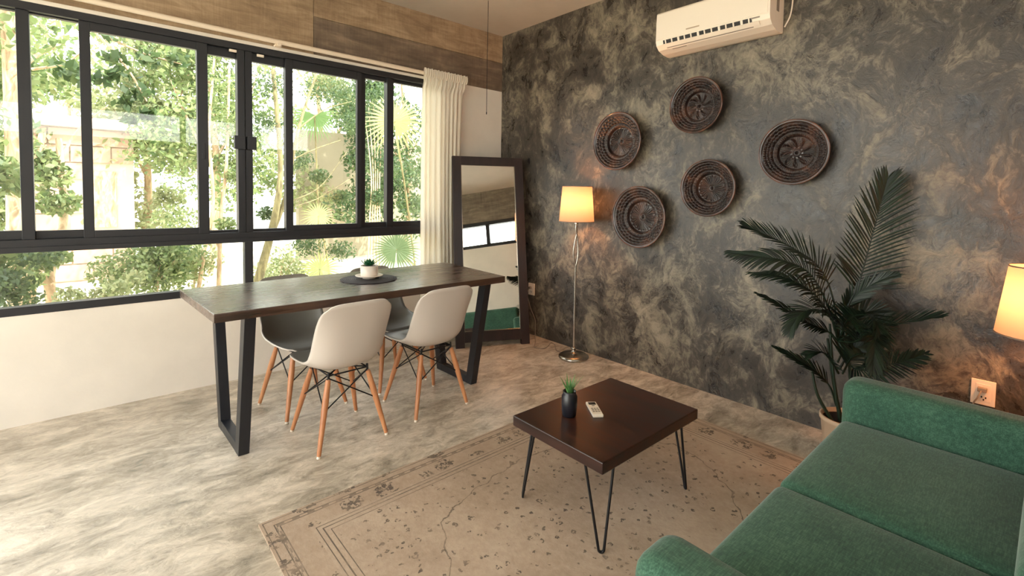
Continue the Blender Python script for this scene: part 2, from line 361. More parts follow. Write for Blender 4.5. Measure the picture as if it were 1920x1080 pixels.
# wall behind the sofa with its high strip window
SX0, SX1, SZ0, SZ1 = -4.1, -.50, 1.88, 2.335
wb = MB(); wb.box(XF, 0, YB-.15, YB, 0, SZ0); wb.box(XF, SX0, YB-.15, YB, SZ0, SZ1); wb.box(SX1, 0, YB-.15, YB, SZ0, SZ1)
wback = struct(wb.build('wall_back', M_WHITE), 'cream plastered wall behind the sofa')
for x0, x1, z0, z1 in ((XF, -2.4, SZ1, 2.6), (-2.397, 0, SZ1, 2.6), (XF, -1.3, 2.603, H), (-1.297, 0, 2.603, H)):
    MB().box(x0, x1, YB-.15, YB, z0, z1).build('concrete_panel', M_BEAM[2], wback)
w2 = struct(empty('window_2', (0, YB, 0)), 'high strip window over the sofa')
for z0, z1 in ((SZ0, SZ0+.06), (SZ1-.06, SZ1)): MB().box(SX0, SX1, -.09, -.02, z0, z1).build('frame_rail', M_FRAME, w2)
xs = [SX0, -3.1, -2.16, -1.23, SX1]
for i, x in enumerate(xs): MB().box(x-.03 if i else x, x+.03 if i < 4 else x, -.09, -.02, SZ0+.04, SZ1-.04).build('mullion', M_FRAME, w2)
for i in range(4): MB().box(xs[i]+.02, xs[i+1]-.02, -.058, -.052, SZ0+.04, SZ1-.04).build('glass_pane', M_GLASS, w2)
# far-left wall with glazed sliding doors (outside the frame, lights the room)
DY0, DY1, DZ = -3.65, -.25, 2.6
wf = MB(); wf.box(XF-.15, XF, YB-.15, DY0, 0, H); wf.box(XF-.15, XF, DY1, .15, 0, H); wf.box(XF-.15, XF, DY0, DY1, DZ, H)
struct(wf.build('wall_front', M_WHITE), 'cream wall with glazed doors')
d1 = struct(empty('door_1', (XF, 0, 0)), 'dark framed glazed sliding doors')
ys = [DY0, -2.0, DY1]
for y in ys: MB().box(-.09, -.03, y-.03, y+.03, 0, DZ).build('stile', M_FRAME, d1)
MB().box(-.09, -.03, DY0, DY1, DZ-.06, DZ).build('rail', M_FRAME, d1); MB().box(-.09, -.03, DY0, DY1, 0, .06).build('rail', M_FRAME, d1)
for i in range(2): MB().box(-.063, -.057, ys[i]+.03, ys[i+1]-.03, .06, DZ-.06).build('glass_pane', M_GLASS, d1)

# ------------------------------------------------------------------ big window
w1 = struct(empty('window_1'), 'wide dark aluminium sliding window')
def wbox(n, x0, x1, y0, y1, z0, z1, m=M_FRAME): return MB().box(x0, x1, y0, y1, z0, z1).build(n, m, w1, bevel=.002 if m is M_FRAME else 0)
wbox('frame_rail', WX0, WX1, -.004, .10, 2.275, ZT); wbox('frame_rail', WX0, WX1, .002, .10, .985, 1.028); wbox('frame_rail', WX0, WX1, -.008, .10, .958, .988)
wbox('frame_rail', WX0, WX1, -.004, .06, ZS, .660)
wbox('frame_stile', WX1-.03, WX1, 0, .10, ZS, 2.275); wbox('frame_stile', WX0, WX0+.04, 0, .10, ZS, 2.275)
PAN = [(-4.51, -3.404, 1.078, 2.268, .05), (-3.352, -3.151, 1.074, 2.268, .05), (-3.102, -2.582, 1.069, 2.226, .02), (-2.522, -2.350, 1.045, 2.217, .05),
       (-2.257, -2.040, 1.046, 2.217, .05), (-1.989, -1.50, 1.066, 2.214, .02), (-1.42, -1.238, 1.070, 2.243, .05), (-1.179, -.75, 1.072, 2.250, .05)]
for x0, x1, z0, z1, y in PAN:
    wbox('sash_rail', x0, x1, y-.015, y+.02, 1.028, z0); wbox('sash_rail', x0, x1, y-.015, y+.02, z1, 2.275)
    wbox('glass_pane', x0, x1, y, y+.004, z0, z1, M_GLASS)
for x0, x1, y0, y1 in ((-3.404, -3.352, .01, .07), (-3.151, -3.102, .005, .045), (-2.582, -2.522, .004, .06), (-2.350, -2.306, .0, .07), (-2.302, -2.257, .006, .07),
                       (-2.040, -1.989, .004, .06), (-1.50, -1.462, .004, .04), (-1.456, -1.42, .03, .07), (-1.238, -1.179, .01, .07)):
    wbox('stile', x0, x1, y0, y1, 1.028, 2.275)
for x0, x1, y0 in ((-2.376, -2.310, -.030), (-2.298, -2.240, -.026)): wbox('latch', x0, x1, y0, .0, 1.60, 1.69)
for x in (-2.375, -2.205): wbox('roller_guide', x-.022, x+.022, -.002, .01, 2.252, 2.268, M_PLAST)
wbox('finger_pull', -2.560, -2.542, -.001, .006, 1.52, 1.63)
wbox('mullion', -2.315, -2.262, .0, .06, .66, .958)
wbox('glass_pane', WX0+.04, -2.315, .03, .034, .66, .958, M_GLASS); wbox('glass_pane', -2.262, WX1-.03, .03, .034, .66, .958, M_GLASS)
# curtain rod
rod = MB(); rod.tube([(-4.6, -.055, 2.40), (-2.3, -.055, 2.366), (-.52, -.055, 2.355)], .0165, 14)
r_ = rod.build('curtain_rod', M_ROD); tag(r_, 'thin cream curtain rod running above the big window', 'curtain rod')
for x in (-3.6, -2.10):
    b = MB(); b.box(x-.02, x+.02, -.05, 0, 2.335, 2.35); b.tube([(x, -.055, 2.344), (x, -.072, 2.344)], .013, 12); b.build('bracket', M_ROD, r_)
# curtain
def curtain():
    x0, x1 = -.945, -.515; nu, nv = 150, 46; vs = []
    for j in range(nv):
        t = j/(nv-1); z = 2.385 - t*2.36
        for i in range(nu):
            s = i/(nu-1); sq = 1-.10*math.sin(PI*min(1, t*1.3))*.6
            x = x0 + (x1-x0)*(s*sq + .0*t); ph = s*2*PI*9 + 1.3*math.sin(s*9) + .5*math.sin(t*3+s*5)
            amp = .008 + .012*min(1, t*2.5) + .004*math.sin(s*17)
            y = -.052 + amp*math.sin(ph); x += .006*math.cos(ph*1.0)
            if t < .05: y = -.075 + .010*math.sin(ph*2.3)
            vs.append((x, y, z + (.006*math.sin(ph*1.7) if j == 0 else 0)))
    m = MB(); m.add(vs, [(j*nu+i, j*nu+i+1, (j+1)*nu+i+1, (j+1)*nu+i) for j in range(nv-1) for i in range(nu-1)], True)
    o = m.build('curtain', M_CURTAIN); tag(o, 'sheer cream gathered curtain hanging at the right end of the big window', 'curtain')
    h = MB(); vs = []
    for j, z in enumerate((2.392, 2.37, 2.34, 2.318)):
        for i in range(nu):
            s = i/(nu-1); ph = s*2*PI*21; vs.append((x0-.004+(x1-x0+.022)*s, -.105+.007*math.sin(ph)+(0.01 if j in (0, 3) else 0), z+.003*math.sin(ph*.63)))
    h.add(vs, [(j*nu+i, j*nu+i+1, (j+1)*nu+i+1, (j+1)*nu+i) for j in range(3) for i in range(nu-1)], True)
    h.build('rod_pocket', M_CURTAIN, o)
curtain()
# hanging pull string
p = Vector((-.66, -.60, 0)); st = MB().tube([(p.x, p.y, H), (p.x-.003, p.y, 2.42), (p.x-.004, p.y, 1.985)], .0022, 6).build('pull_string', M_BLACKIRON)
tag(st, 'thin dark pull string hanging from the ceiling near the corner', 'pull string')
MB().tube([(p.x-.004, p.y, 1.99), (p.x-.004, p.y, 1.972)], .004, 8).build('string_end', M_BLACKIRON, st)

# ------------------------------------------------------------------ leaning mirror
mp = Vector((-.806, -.404, 0)); ma = -.449; mt = .197; MWd, MH = .660, 1.692
mir = empty('standing_mirror', mp); mir.rotation_euler = (0, 0, ma)
tag(mir, 'tall dark wood framed mirror leaning in the corner beside the curtain', 'mirror')
TM = Matrix.Rotation(-mt, 4, 'X')
def mpart(n, x0, x1, y0, y1, z0, z1, m): return MB().box(x0, x1, y0, y1, z0, z1, TM).build(n, m, mir, bevel=.002)
mpart('side_rail', 0, .078, 0, .035, 0, MH, M_MFRAME); mpart('side_rail', MWd-.078, MWd, 0, .035, 0, MH, M_MFRAME)
mpart('top_rail', .078, MWd-.078, 0, .035, MH-.080, MH, M_MFRAME); mpart('bottom_rail', .078, MWd-.078, 0, .035, .045, .135, M_MFRAME)
mpart('mirror_glass', .078, MWd-.078, .010, .016, .135, MH-.080, M_MIRROR)
for a in (((.078, .084), (.135, MH-.08)), ((MWd-.084, MWd-.078), (.135, MH-.08)), ((.084, MWd-.084), (.135, .141))):
    mpart('bevelled_edge', a[0][0], a[0][1], .007, .0105, a[1][0], a[1][1], M_CHROME)
mpart('back_board', .04, MWd-.04, .018, .03, .06, MH-.04, M_MFRAME)

# ------------------------------------------------------------------ dining table
ZTab = .765
dt = empty('dining_table', (-1.85, -.93, 0)); tag(dt, 'long dark brown wooden dining table on black trapezoid steel legs by the window', 'dining table')
A = [hitz(337, 543, ZTab), hitz(401, 589.6, ZTab), hitz(947.4, 518, ZTab), hitz(836, 491.5, ZTab)]
A[3].y = min(A[3].y, -.425)
off = Vector((-1.85, -.93, 0))
tt = MB(); vs = [a-off-Vector((0, 0, .042)) for a in A] + [a-off for a in A]
tt.add(vs, [(0, 3, 2, 1), (4, 5, 6, 7), (0, 1, 5, 4), (1, 2, 6, 5), (2, 3, 7, 6), (3, 0, 4, 7)]); 
tt.build('tabletop', M_TABLE, dt, bevel=.003)
def trapleg(xc, rot):
    # square-tube frame, wide at the top, narrow at the floor; x = tube width
    fr = MB(); w = .05; zt = ZTab-.042
    yb0, yb1, yt0, yt1 = -1.104, -.690, -1.245, -.550
    def P(x, y, z): return Vector((x-off.x, y-off.y, z))
    def side(ya, yb_, sgn):
        vs = []
        for z, y in ((0, ya), (zt, yb_)):
            for yy in (y, y+sgn*.065):
                for x in (xc, xc+w): vs.append(P(x + rot*(yy+.9), yy, z))
        fs = [(0, 2, 3, 1), (4, 5, 7, 6), (0, 1, 5, 4), (2, 6, 7, 3), (0, 4, 6, 2), (1, 3, 7, 5)]
        fr.add(vs, fs if sgn > 0 else [f[::-1] for f in fs])
    side(yb0, yt0, 1); side(yb1, yt1, -1)
    for z0, z1, y0, y1 in ((0, .05, yb0+.03, yb1-.03), (zt-.012, zt, yt0+.02, yt1-.02)):
        vs = [P(x + rot*(y+.9), y, z) for z in (z0, z1) for y in (y0, y1) for x in (xc+.001, xc+w-.001)]
        fr.add(vs, [(0, 2, 3, 1), (4, 5, 7, 6), (0, 1, 5, 4), (2, 6, 7, 3), (0, 4, 6, 2), (1, 3, 7, 5)])
    fr.build('leg_frame', M_BLACK, dt, bevel=.002)
trapleg(-2.600, -.03); trapleg(-1.172, -.03)
# placemat, saucer with pot
mc = Vector((-1.795, -.852, ZTab))
pm = MB().lathe([(0, .0), (.172, 0), (.175, .003), (.172, .006), (0, .006)], 48).build('placemat', M_MAT, loc=mc)
tag(pm, 'round dark woven placemat on the dining table', 'placemat')
e = empty('potted_succulent', mc+Vector((.006, .010, .006))); tag(e, 'small green succulent in a white pot on a white saucer, on the dining table placemat', 'potted plant')
MB().lathe([(0, 0), (.040, 0), (.042, .010), (.083, .017), (.086, .021), (.082, .022), (.045, .014), (0, .014)], 40).build('saucer', M_POT, e)
MB().lathe([(0, .014), (.050, .015), (.053, .020), (.055, .083), (.051, .083), (.049, .075), (0, .075)], 40).build('pot', M_POT, e)
MB().lathe([(0, .076), (.049, .076)], 24).build('soil', M_SOIL, e)
def rosette(rings, z0, mat, name, parent, wl=.020, curl=.5):
    m = MB()
    for n, L, el, ph in rings:
        for k in range(n):
            a = 2*PI*k/n + ph + random.uniform(-.1, .1); l = L*random.uniform(.85, 1.1); e_ = el + random.uniform(-.1, .1)
            d = Vector((math.cos(a), math.sin(a), 0)); s_ = Vector((-math.sin(a), math.cos(a), 0)); pts = []
            for i in range(5):
                t = i/4; c = d*(l*t*math.cos(e_+curl*t)) + Vector((0, 0, z0 + l*t*math.sin(e_+curl*t))); w = wl*math.sin(PI*(.18+.82*t))**.8 * (1 if i < 4 else .05)
                pts += [c - s_*w*.5 + Vector((0, 0, .002)), c - Vector((0, 0, .003)), c + s_*w*.5 + Vector((0, 0, .002))]
            m.add(pts, [f for i in range(4) for f in ((i*3, i*3+1, i*3+4, i*3+3), (i*3+1, i*3+2, i*3+5, i*3+4))], True)
    return m.build(name, mat, parent)
rosette([(11, .060, .10, 0), (10, .052, .45, .3), (8, .042, .8, .1), (5, .030, 1.15, .5)], .080, M_SUCC, 'leaves', e)

# ------------------------------------------------------------------ dining chairs
def shell_mesh():
    prof = [(.232, .402), (.229, .415), (.215, .422), (.15, .414), (.06, .400), (-.04, .392), (-.11, .398), (-.165, .425), (-.198, .480), (-.217, .560), (-.236, .650), (-.252, .720), (-.262, .760), (-.266, .772)]
    wid = [.196, .202, .208, .214, .220, .223, .224, .223, .220, .216, .211, .206, .202, .200]
    edge = [.0, .004, .010, .022, .038, .055, .072, .085, .086, .072, .050, .032, .020, .015]
    L = [0]
    for i in range(1, len(prof)): L.append(L[-1] + math.dist(prof[i], prof[i-1]))
    L = [x/L[-1] for x in L]; N = 34; K = 26
    arr = lambda q: np.array(q)
    fy = lambda u: np.interp(u, L, arr([p_[0] for p_ in prof])); fz = lambda u: np.interp(u, L, arr([p_[1] for p_ in prof]))
    # smooth the profile a little
    def sm(fn, u): return np.mean([fn(np.clip(u+d_, 0, 1)) for d_ in (-.035, -.018, 0, .018, .035)]) if .05 < u < .95 else fn(u)
    m = MB(); vs = []
    for i in range(N+1):
        for j in range(K+1):
            a = 2*i/N-1; b = 2*j/K-1
            k = .42  # squircle mapping
            p_ = a*(1-.075*b**4*abs(a)**5); q_ = b*(1-.20*abs(a)**9*abs(b)**2)
            u = (p_+1)/2; y, z = sm(fy, u), sm(fz, u); w_ = np.interp(u, L, wid); eg = np.interp(u, L, edge)
            y2, z2 = sm(fy, min(1, u+.02)), sm(fz, min(1, u+.02)); y1, z1 = sm(fy, max(0, u-.02)), sm(fz, max(0, u-.02))
            ty, tz = y2-y1, z2-z1; l_ = math.hypot(ty, tz); ny, nz = -tz/l_, ty/l_   # normal candidates
            ny, nz = (tz/l_, -ty/l_)
            ee = eg*abs(q_)**2.6
            vs.append((q_*w_*(1-.10*abs(q_)**3*(eg/.086)), y + ny*ee, z + nz*ee))
    m.add(vs, [(i*(K+1)+j, i*(K+1)+j+1, (i+1)*(K+1)+j+1, (i+1)*(K+1)+j) for i in range(N) for j in range(K)], True)
    return m
def make_chair():
    t = empty('dining_chair'); tag(t, cat='dining chair')
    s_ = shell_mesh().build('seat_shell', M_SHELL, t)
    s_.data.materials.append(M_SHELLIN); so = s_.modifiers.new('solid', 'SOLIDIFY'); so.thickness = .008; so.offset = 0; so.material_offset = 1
    ed = MB()
    top = [(-.105, .10, .372), (.105, .10, .372), (.105, -.115, .372), (-.105, -.115, .372)]; bot = [(-.186, .186, 0), (.186, .186, 0), (.186, -.186, 0), (-.186, -.186, 0)]
    for a, b in zip(top, bot):
        a, b = Vector(a), Vector(b); a2 = a.lerp(b, .04); b2 = b + (a-b).normalized()*.012; b2.z = .012
        MB().tube([a2, a2.lerp(b2, .3), b2], [.0125, .0165, .0105], 12).build('leg', M_LEG, t)
        ch = [o for o in t.children][-1]
        MB().tube([b2+Vector((0, 0, -.002)), Vector((b.x, b.y, 0.0005))], .0095, 10).build('foot_cap', M_PLAST, ch)
    wr = MB()
    hub = [Vector((x*.55, y*.55, .384)) for x, y, z in top]
    for i in range(4):
        for j in ((i+1) % 4, (i-1) % 4):
            lo = Vector(top[j]).lerp(Vector(bot[j]), .44); hi = Vector(top[i]).lerp(Vector(bot[i]), .02); wr.tube([hi, lo], .0036, 6)
        wr.tube([Vector(top[i]).lerp(Vector(bot[i]), .02), Vector(top[i])+Vector((0, 0, .022))], .006, 6)
        wr.tube([Vector(top[i])+Vector((0, 0, .004)), Vector(top[(i+1) % 4])+Vector((0, 0, .004))], .004, 6)
        wr.tube([Vector(top[i])+Vector((0, 0, .006)), Vector(top[(i+2) % 4])+Vector((0, 0, .006))], .004, 6)
    wr.build('wire_bracing', M_BLACKIRON, t)
    return t
ch0 = make_chair()
for i, (x, y, a, lab) in enumerate([(-2.12, -1.185, .035, 'white shell chair on beech legs, nearest the camera, its back to us'),
                                    (-1.555, -1.150, .03, 'white shell chair on beech legs, back to us, right one beside the mirror'),
                                    (-2.150, -.690, PI+.14, 'white shell chair facing us, its top edge showing above the tabletop'),
                                    (-1.560, -.662, PI+.10, 'white shell chair facing us under the table, mostly hidden between other chairs')]):
    o = ch0 if i == 0 else copy_tree(ch0)
    o.location = (x, y, 0); o.rotation_euler.z = a; tag(o, lab, 'dining chair', 'white shell chairs at the dining table')

# ------------------------------------------------------------------ rug and coffee table
rug = MB().box(-1.11, 1.11, -.80, .80, 0, .008).build('rug', M_RUG, loc=(-1.54, -2.512, .0005)); tag(rug, 'faded beige vintage patterned rug under the coffee table', 'rug')
ct = empty('coffee_table', (-1.44, -2.47, .0085)); tag(ct, 'low dark brown wooden coffee table on black hairpin legs', 'coffee table')
MB().box(-.340, .340, -.240, .240, .322, .367).build('tabletop', M_COFFEE, ct, bevel=.004)
for sx_, sy_ in ((-1, -1), (-1, 1), (1, -1), (1, 1)):
    f = Vector((.300*sx_, .212*sy_, .006)); a = Vector((.300*sx_, .115*sy_, .322)); b = Vector((.225*sx_, .212*sy_, .322))
    a2 = Vector((.312*sx_, .135*sy_, .322)); b2 = Vector((.240*sx_, .215*sy_, .322))
    dd = (a2-b2).normalized()
    U = [f + dd*(.010*math.cos(q)) + Vector((0, 0, .010-.010*math.sin(q))) for q in [PI*k/8 for k in range(9)]]
    leg = MB().tube([a2] + U + [b2], .0052, 10)
    leg.bar(b2+Vector((0, 0, -.002)), a2+Vector((0, 0, -.002)), .03, .004)
    leg.build('hairpin_leg', M_BLACKIRON, ct)
ZC = .3755
vz = hitz(1067, 779, ZC)
e = empty('potted_plant', vz); tag(e, 'small green plant in a black jar on the coffee table', 'potted plant')
MB().lathe([(0, .0), (.026, 0), (.030, .006), (.034, .05), (.0335, .088), (.027, .098), (.029, .108), (.026, .108), (.024, .098), (0, .094)], 36).build('jar', M_VASE, e)
MB().lathe([(0, .099), (.024, .099)], 20).build('soil', M_SOIL, e)
m = MB()
for k in range(30):
    a = random.uniform(0, 2*PI); l = random.uniform(.035, .085); tilt = random.uniform(.05, .55); d = Vector((math.cos(a), math.sin(a), 0)); s_ = Vector((-d.y, d.x, 0)); b = d*random.uniform(0, .015)
    vs = []
    for i in range(4):
        t = i/3; c = b + d*(l*t*math.sin(tilt*(1+t*.6))) + Vector((0, 0, .098+l*t*math.cos(tilt))); w = .0035*(1-t**2)+.0004; vs += [c-s_*w, c+s_*w]
    m.add(vs, [(i*2, i*2+1, i*2+3, i*2+2) for i in range(3)], True)
m.build('leaves', M_GRASSY, e)
# remote
ra, rb = hitz(1107.5, 753, ZC+.012), hitz(1122, 778, ZC+.012); rc = (ra+rb)/2; rc.z = ZC; ang = math.atan2((ra-rb).y, (ra-rb).x)-PI/2
L2 = (ra-rb).length/2
e = empty('remote_control', rc, ang); tag(e, 'white air conditioner remote with a dark display on the coffee table', 'remote control')
MB().box(-.023, .023, -L2, L2, 0, .013).build('body', M_PLAST, e, bevel=.003)
MB().box(-.016, .016, L2-.034, L2-.010, .0125, .0138).build('display', M_DARKSLOT, e)
for bx, by, w_ in [(0, L2-.044, .006)] + [(x, y, .0045) for x in (-.012, 0, .012) for y in (-.005, -.020, -.035)]:
    MB().box(bx-w_, bx+w_, by-.004, by+.003, .0125, .0142).build('button', M_GREYLABEL, e)

# ------------------------------------------------------------------ sofa
sf = empty('sofa', (-1.46, -3.55, 0)); tag(sf, 'teal green fabric two seat sofa in the foreground', 'sofa')
def spart(n, x0, x1, y0, y1, z0, z1, r, bulge=0, nn=14):
    c = ((x0+x1)/2+1.46, (y0+y1)/2+3.55, (z0+z1)/2); return soft(c, ((x1-x0)/2, (y1-y0)/2, (z1-z0)/2), r, bulge, nn).build(n, M_SOFA, sf)
AX0, AX1, IX0, IX1 = -2.290, -.640, -2.130, -.790
spart('base', IX0-.02, IX1+.02, -3.90, -3.20, .13, .30, .02)
spart('seat_cushion', IX0+.004, -1.484, -3.745, -3.175, .285, .415, .030, .014); spart('seat_cushion', -1.480, IX1-.004, -3.745, -3.175, .285, .415, .030, .014)
spart('armrest', AX0, IX0, -3.90, -3.165, .12, .572, .050); spart('armrest', IX1, AX1, -3.90, -3.165, .12, .572, .050)
bk = spart('backrest', IX0+.002, IX1-.002, -3.905, -3.715, .30, .80, .045)
for xb in (-1.80, -1.46, -1.12):
    MB().lathe([(0, .003), (.010, .0025), (.014, .001), (.014, -.002)], 16, Matrix.Translation((xb+1.46, -3.715+3.55, .64)) @ Matrix.Rotation(-PI/2, 4, 'X')).build('button', M_SOFA, bk)
for x in (AX0+.08, AX1-.08):
    for y in (-3.83, -3.24): MB().tube([(x+1.46, y+3.55, .13), (x+1.46, y+3.55, .009)], [.024, .016], 14).build('leg', M_MFRAME, sf)

# ------------------------------------------------------------------ lamps
def shade(e, rt_, rb_, z0, z1, mat=M_SHADE):
    n = 48; m = MB(); m.lathe([(rb_, z0), (rt_, z1)], n); o = m.build('lamp_shade', mat, e)
    for r, z in ((rt_, z1), (rb_, z0)):
        MB().lathe([(r+.0012, z-.004), (r+.0012, z+.002), (r-.0012, z+.002), (r-.0012, z-.004), (r+.0012, z-.004)], n).build('shade_trim', mat, o)
    s_ = MB()
    for q in range(3):
        a = q*2*PI/3; s_.tube([(0, 0, z1-.012), (rt_*math.cos(a), rt_*math.sin(a), z1-.006)], .0015, 6)
    s_.build('shade_spider', M_CHROME, o)
def bulb(e, z, power, name):
    MB().lathe([(0, -.04), (.012, -.04), (.014, -.02), (.028, .005), (.030, .022), (.022, .042), (0, .050)], 20, Matrix.Translation((0, 0, z-.095))).build('bulb', M_BULB, e)
    ld = bpy.data.lights.new(name, 'POINT'); ld.energy = power; ld.color = (1.0, .385, .125); ld.shadow_soft_size = .04
    lo = bpy.data.objects.new(name, ld); COL.objects.link(lo); lo.parent = e; lo.location = (0, 0, z)
mb_ = bpy.data.materials.new('warm_bulb'); mb_.use_nodes = True; n_ = mb_.node_tree.nodes; n_['Principled BSDF'].inputs['Emission Color'].default_value = (1, .62, .30, 1); n_['Principled BSDF'].inputs['Emission Strength'].default_value = 6; M_BULB = mb_
l1 = empty('floor_lamp', (-.185, -1.178, 0)); tag(l1, 'slim nickel floor lamp with a lit white shade standing before the grey wall', 'floor lamp')
MB().lathe([(0, 0), (.118, 0), (.124, .008), (.122, .018), (.105, .030), (.05, .042), (.022, .050), (.016, .066), (.020, .074), (.024, .080), (.018, .088), (.009, .094), (0, .094)], 48).build('base', M_CHROME, l1)
MB().tube([(0, 0, .09), (0, 0, .74)], .0078, 16).build('pole', M_CHROME, l1)
hk = MB(); hk.tube(smooth_path([(0, 0, .74), (-.016, .010, .84), (-.012, .006, .93), (.006, 0, 1.02), (0, 0, 1.10)], 24), .006, 12)
hk.tube(smooth_path([(0, 0, .74), (.016, -.010, .84), (.014, -.006, .95), (-.004, 0, 1.05), (0, 0, 1.10)], 24), .006, 12); hk.build('twisted_stem', M_CHROME, l1)
MB().tube([(0, 0, 1.09), (0, 0, 1.13)], .016, 14).build('socket', M_CHROME, l1)
shade(l1, .118, .140, 1.112, 1.392); bulb(l1, 1.262, 12.0, 'floor_lamp_light')
# second, shorter lamp at the right edge; base hidden behind the sofa arm
l2 = empty('floor_lamp', (-.225, -3.720, 0)); tag(l2, 'short lamp with a lit white shade at the right edge beyond the sofa', 'floor lamp')
MB().lathe([(0, 0), (.10, 0), (.104, .008), (.10, .018), (.04, .036), (.016, .05), (.009, .07), (0, .07)], 40).build('base', M_CHROME, l2)
MB().tube([(0, 0, .06), (0, 0, .77)], .0075, 12).build('pole', M_CHROME, l2)
MB().tube([(0, 0, .76), (0, 0, .80)], .015, 12).build('socket', M_CHROME, l2)
shade(l2, .115, .148, .775, 1.058); bulb(l2, .93, 14.0, 'short_lamp_light')

# ------------------------------------------------------------------ wall outlets
def outlet(y0, y1, z0, z1, label, plug_y):
    yc, zc = (y0+y1)/2, (z0+z1)/2; e = empty('wall_outlet', (0, yc, zc)); tag(e, label, 'wall outlet', 'square wall outlets')
    w, h = abs(y1-y0)/2, (z1-z0)/2
    MB().box(-.009, 0, -w, w, -h, h).build('cover_plate', M_PLAST, e, bevel=.002)
    MB().box(-.011, -.008, -w*.62, w*.62, -h*.70, h*.70).build('socket_insert', M_PLAST, e, bevel=.001)
    for dy, dz in ((-.010, -.022), (.004, -.020), (-.003, -.032)): MB().box(-.0118, -.0105, dy-.0025, dy+.0025, dz-.004, dz+.004).build('socket_hole', M_DARKSLOT, e)
    return e
o2 = outlet(-3.580, -3.497, .372, .488, 'square white outlet with a plug, low on the grey wall above the sofa arm', 0)
o1 = outlet(-.523, -.443, .376, .487, 'square white outlet half hidden behind the mirror frame', 0)
def plug(name, y, z, path, r, lab):
    o = MB().box(-.034, -.009, y-.016, y+.016, z-.010, z+.010).build('lamp_cord', M_GREYLABEL, bevel=.003); tag(o, lab, 'power cord')
    MB().tube(smooth_path(path, 60), r, 8).build('cable', M_GREYLABEL, o)
    return o
plug('c', -3.536, .447, [(-.03, -3.534, .445), (-.05, -3.525, .415), (-.045, -3.51, .37), (-.03, -3.52, .28), (-.03, -3.56, .15), (-.03, -3.62, .02), (-.06, -3.68, .006), (-.12, -3.72, .010)], .0035, 'grey plug and cord below the short lamp at the right edge')
plug('c', -.475, .446, [(-.03, -.475, .446), (-.045, -.47, .38), (-.03, -.50, .26), (-.02, -.555, .155), (-.03, -.57, .08), (-.06, -.60, .008), (-.15, -.70, .006), (-.26, -.80, .006), (-.22, -.87, .006), (-.13, -.84, .006), (-.06, -.80, .006), (-.07, -.86, .006), (-.17, -.97, .006), (-.185, -1.05, .008)], .0032, 'thin cord of the floor lamp looping over the floor by the mirror')

# ------------------------------------------------------------------ air conditioner
AY0, AY1 = -2.600, -1.868
ac = empty('air_conditioner', (0, (AY0+AY1)/2, 2.43)); tag(ac, 'white wall mounted split air conditioner high on the grey wall', 'air conditioner')
hw = (AY1-AY0)/2
prof = [(-.002, .135), (-.185, .135), (-.198, .125), (-.203, .06), (-.204, -.060), (-.196, -.085), (-.165, -.112), (-.11, -.128), (-.05, -.134), (-.010, -.130), (-.002, -.120)]
m = MB(); n = len(prof)
for yy in (-hw, hw): pass
vs = [(x, -hw, z) for x, z in prof] + [(x, hw, z) for x, z in prof]
m.add(vs, [(i, (i+1) % n, n+(i+1) % n, n+i) for i in range(n)], False); m.add(vs, [tuple(range(n))[::-1], tuple(range(n, 2*n))])
m.build('body', M_PLAST, ac, bevel=.003)
MB().box(-.2075, -.200, -hw+.012, hw-.004, -.052, .118).build('front_panel', M_PLAST, ac, bevel=.003)
# outlet recess, louvers and flap along the lower front
def acq(name, y0, y1, a, b, mat, lift=.0015, th=.004):
    a, b = Vector((a[0], 0, a[1])), Vector((b[0], 0, b[1])); d = (b-a); nrm = Vector((d.z, 0, -d.x)).normalized()
    if nrm.x > 0: nrm = -nrm
    q = MB(); vs = []
    for y in (y0, y1):
        for k in (lift, lift-th):
            for p_ in (a, b): vs.append(p_+nrm*k+Vector((0, y, 0)))
    q.add(vs, [(0, 1, 3, 2), (4, 6, 7, 5), (0, 4, 5, 1), (2, 3, 7, 6), (0, 2, 6, 4), (1, 5, 7, 3)]); return q.build(name, mat, ac)
acq('outlet_recess', -hw+.10, hw-.055, (-.2045, -.060), (-.196, -.085), M_DARKSLOT)
for k in range(13):
    y = -hw+.115 + k*(2*hw-.19)/12
    acq('louver', y-.0035-(.006 if k % 3 == 1 else 0), y+.0035, (-.2055, -.061), (-.1975, -.084), M_PLAST, .006, .006)
acq('air_flap', -hw+.06, hw-.045, (-.1985, -.082), (-.178, -.101), M_PLAST, .006, .004)
acq('lower_slot', -hw+.10, hw-.07, (-.178, -.1015), (-.172, -.107), M_GREYLABEL)
acq('lower_slot', hw-.20, hw-.10, (-.158, -.1135), (-.153, -.1155), M_GREYLABEL)
acq('upper_slot', -hw+.055, -hw+.105, (-.2045, -.060), (-.202, -.068), M_GREYLABEL)
acq('name_print', .055, .145, (-.2078, -.022), (-.2078, -.030), M_GREYPRINT, .0006, .002)
MB().box(-.11, -.075, -hw-.0012, -hw+.001, -.02, .10).build('side_sticker', M_GREYLABEL, ac)
cb = MB().tube(smooth_path([(-.012, AY0-.012, 2.335), (-.010, AY0-.040, 2.40), (-.010, AY0-.050, 2.50), (-.010, AY0-.045, 2.62), (-.010, AY0-.04, H)], 30), .0045, 8).build('cable', M_PLAST)
tag(cb, 'thin white cable running up the wall from the air conditioner', 'cable')

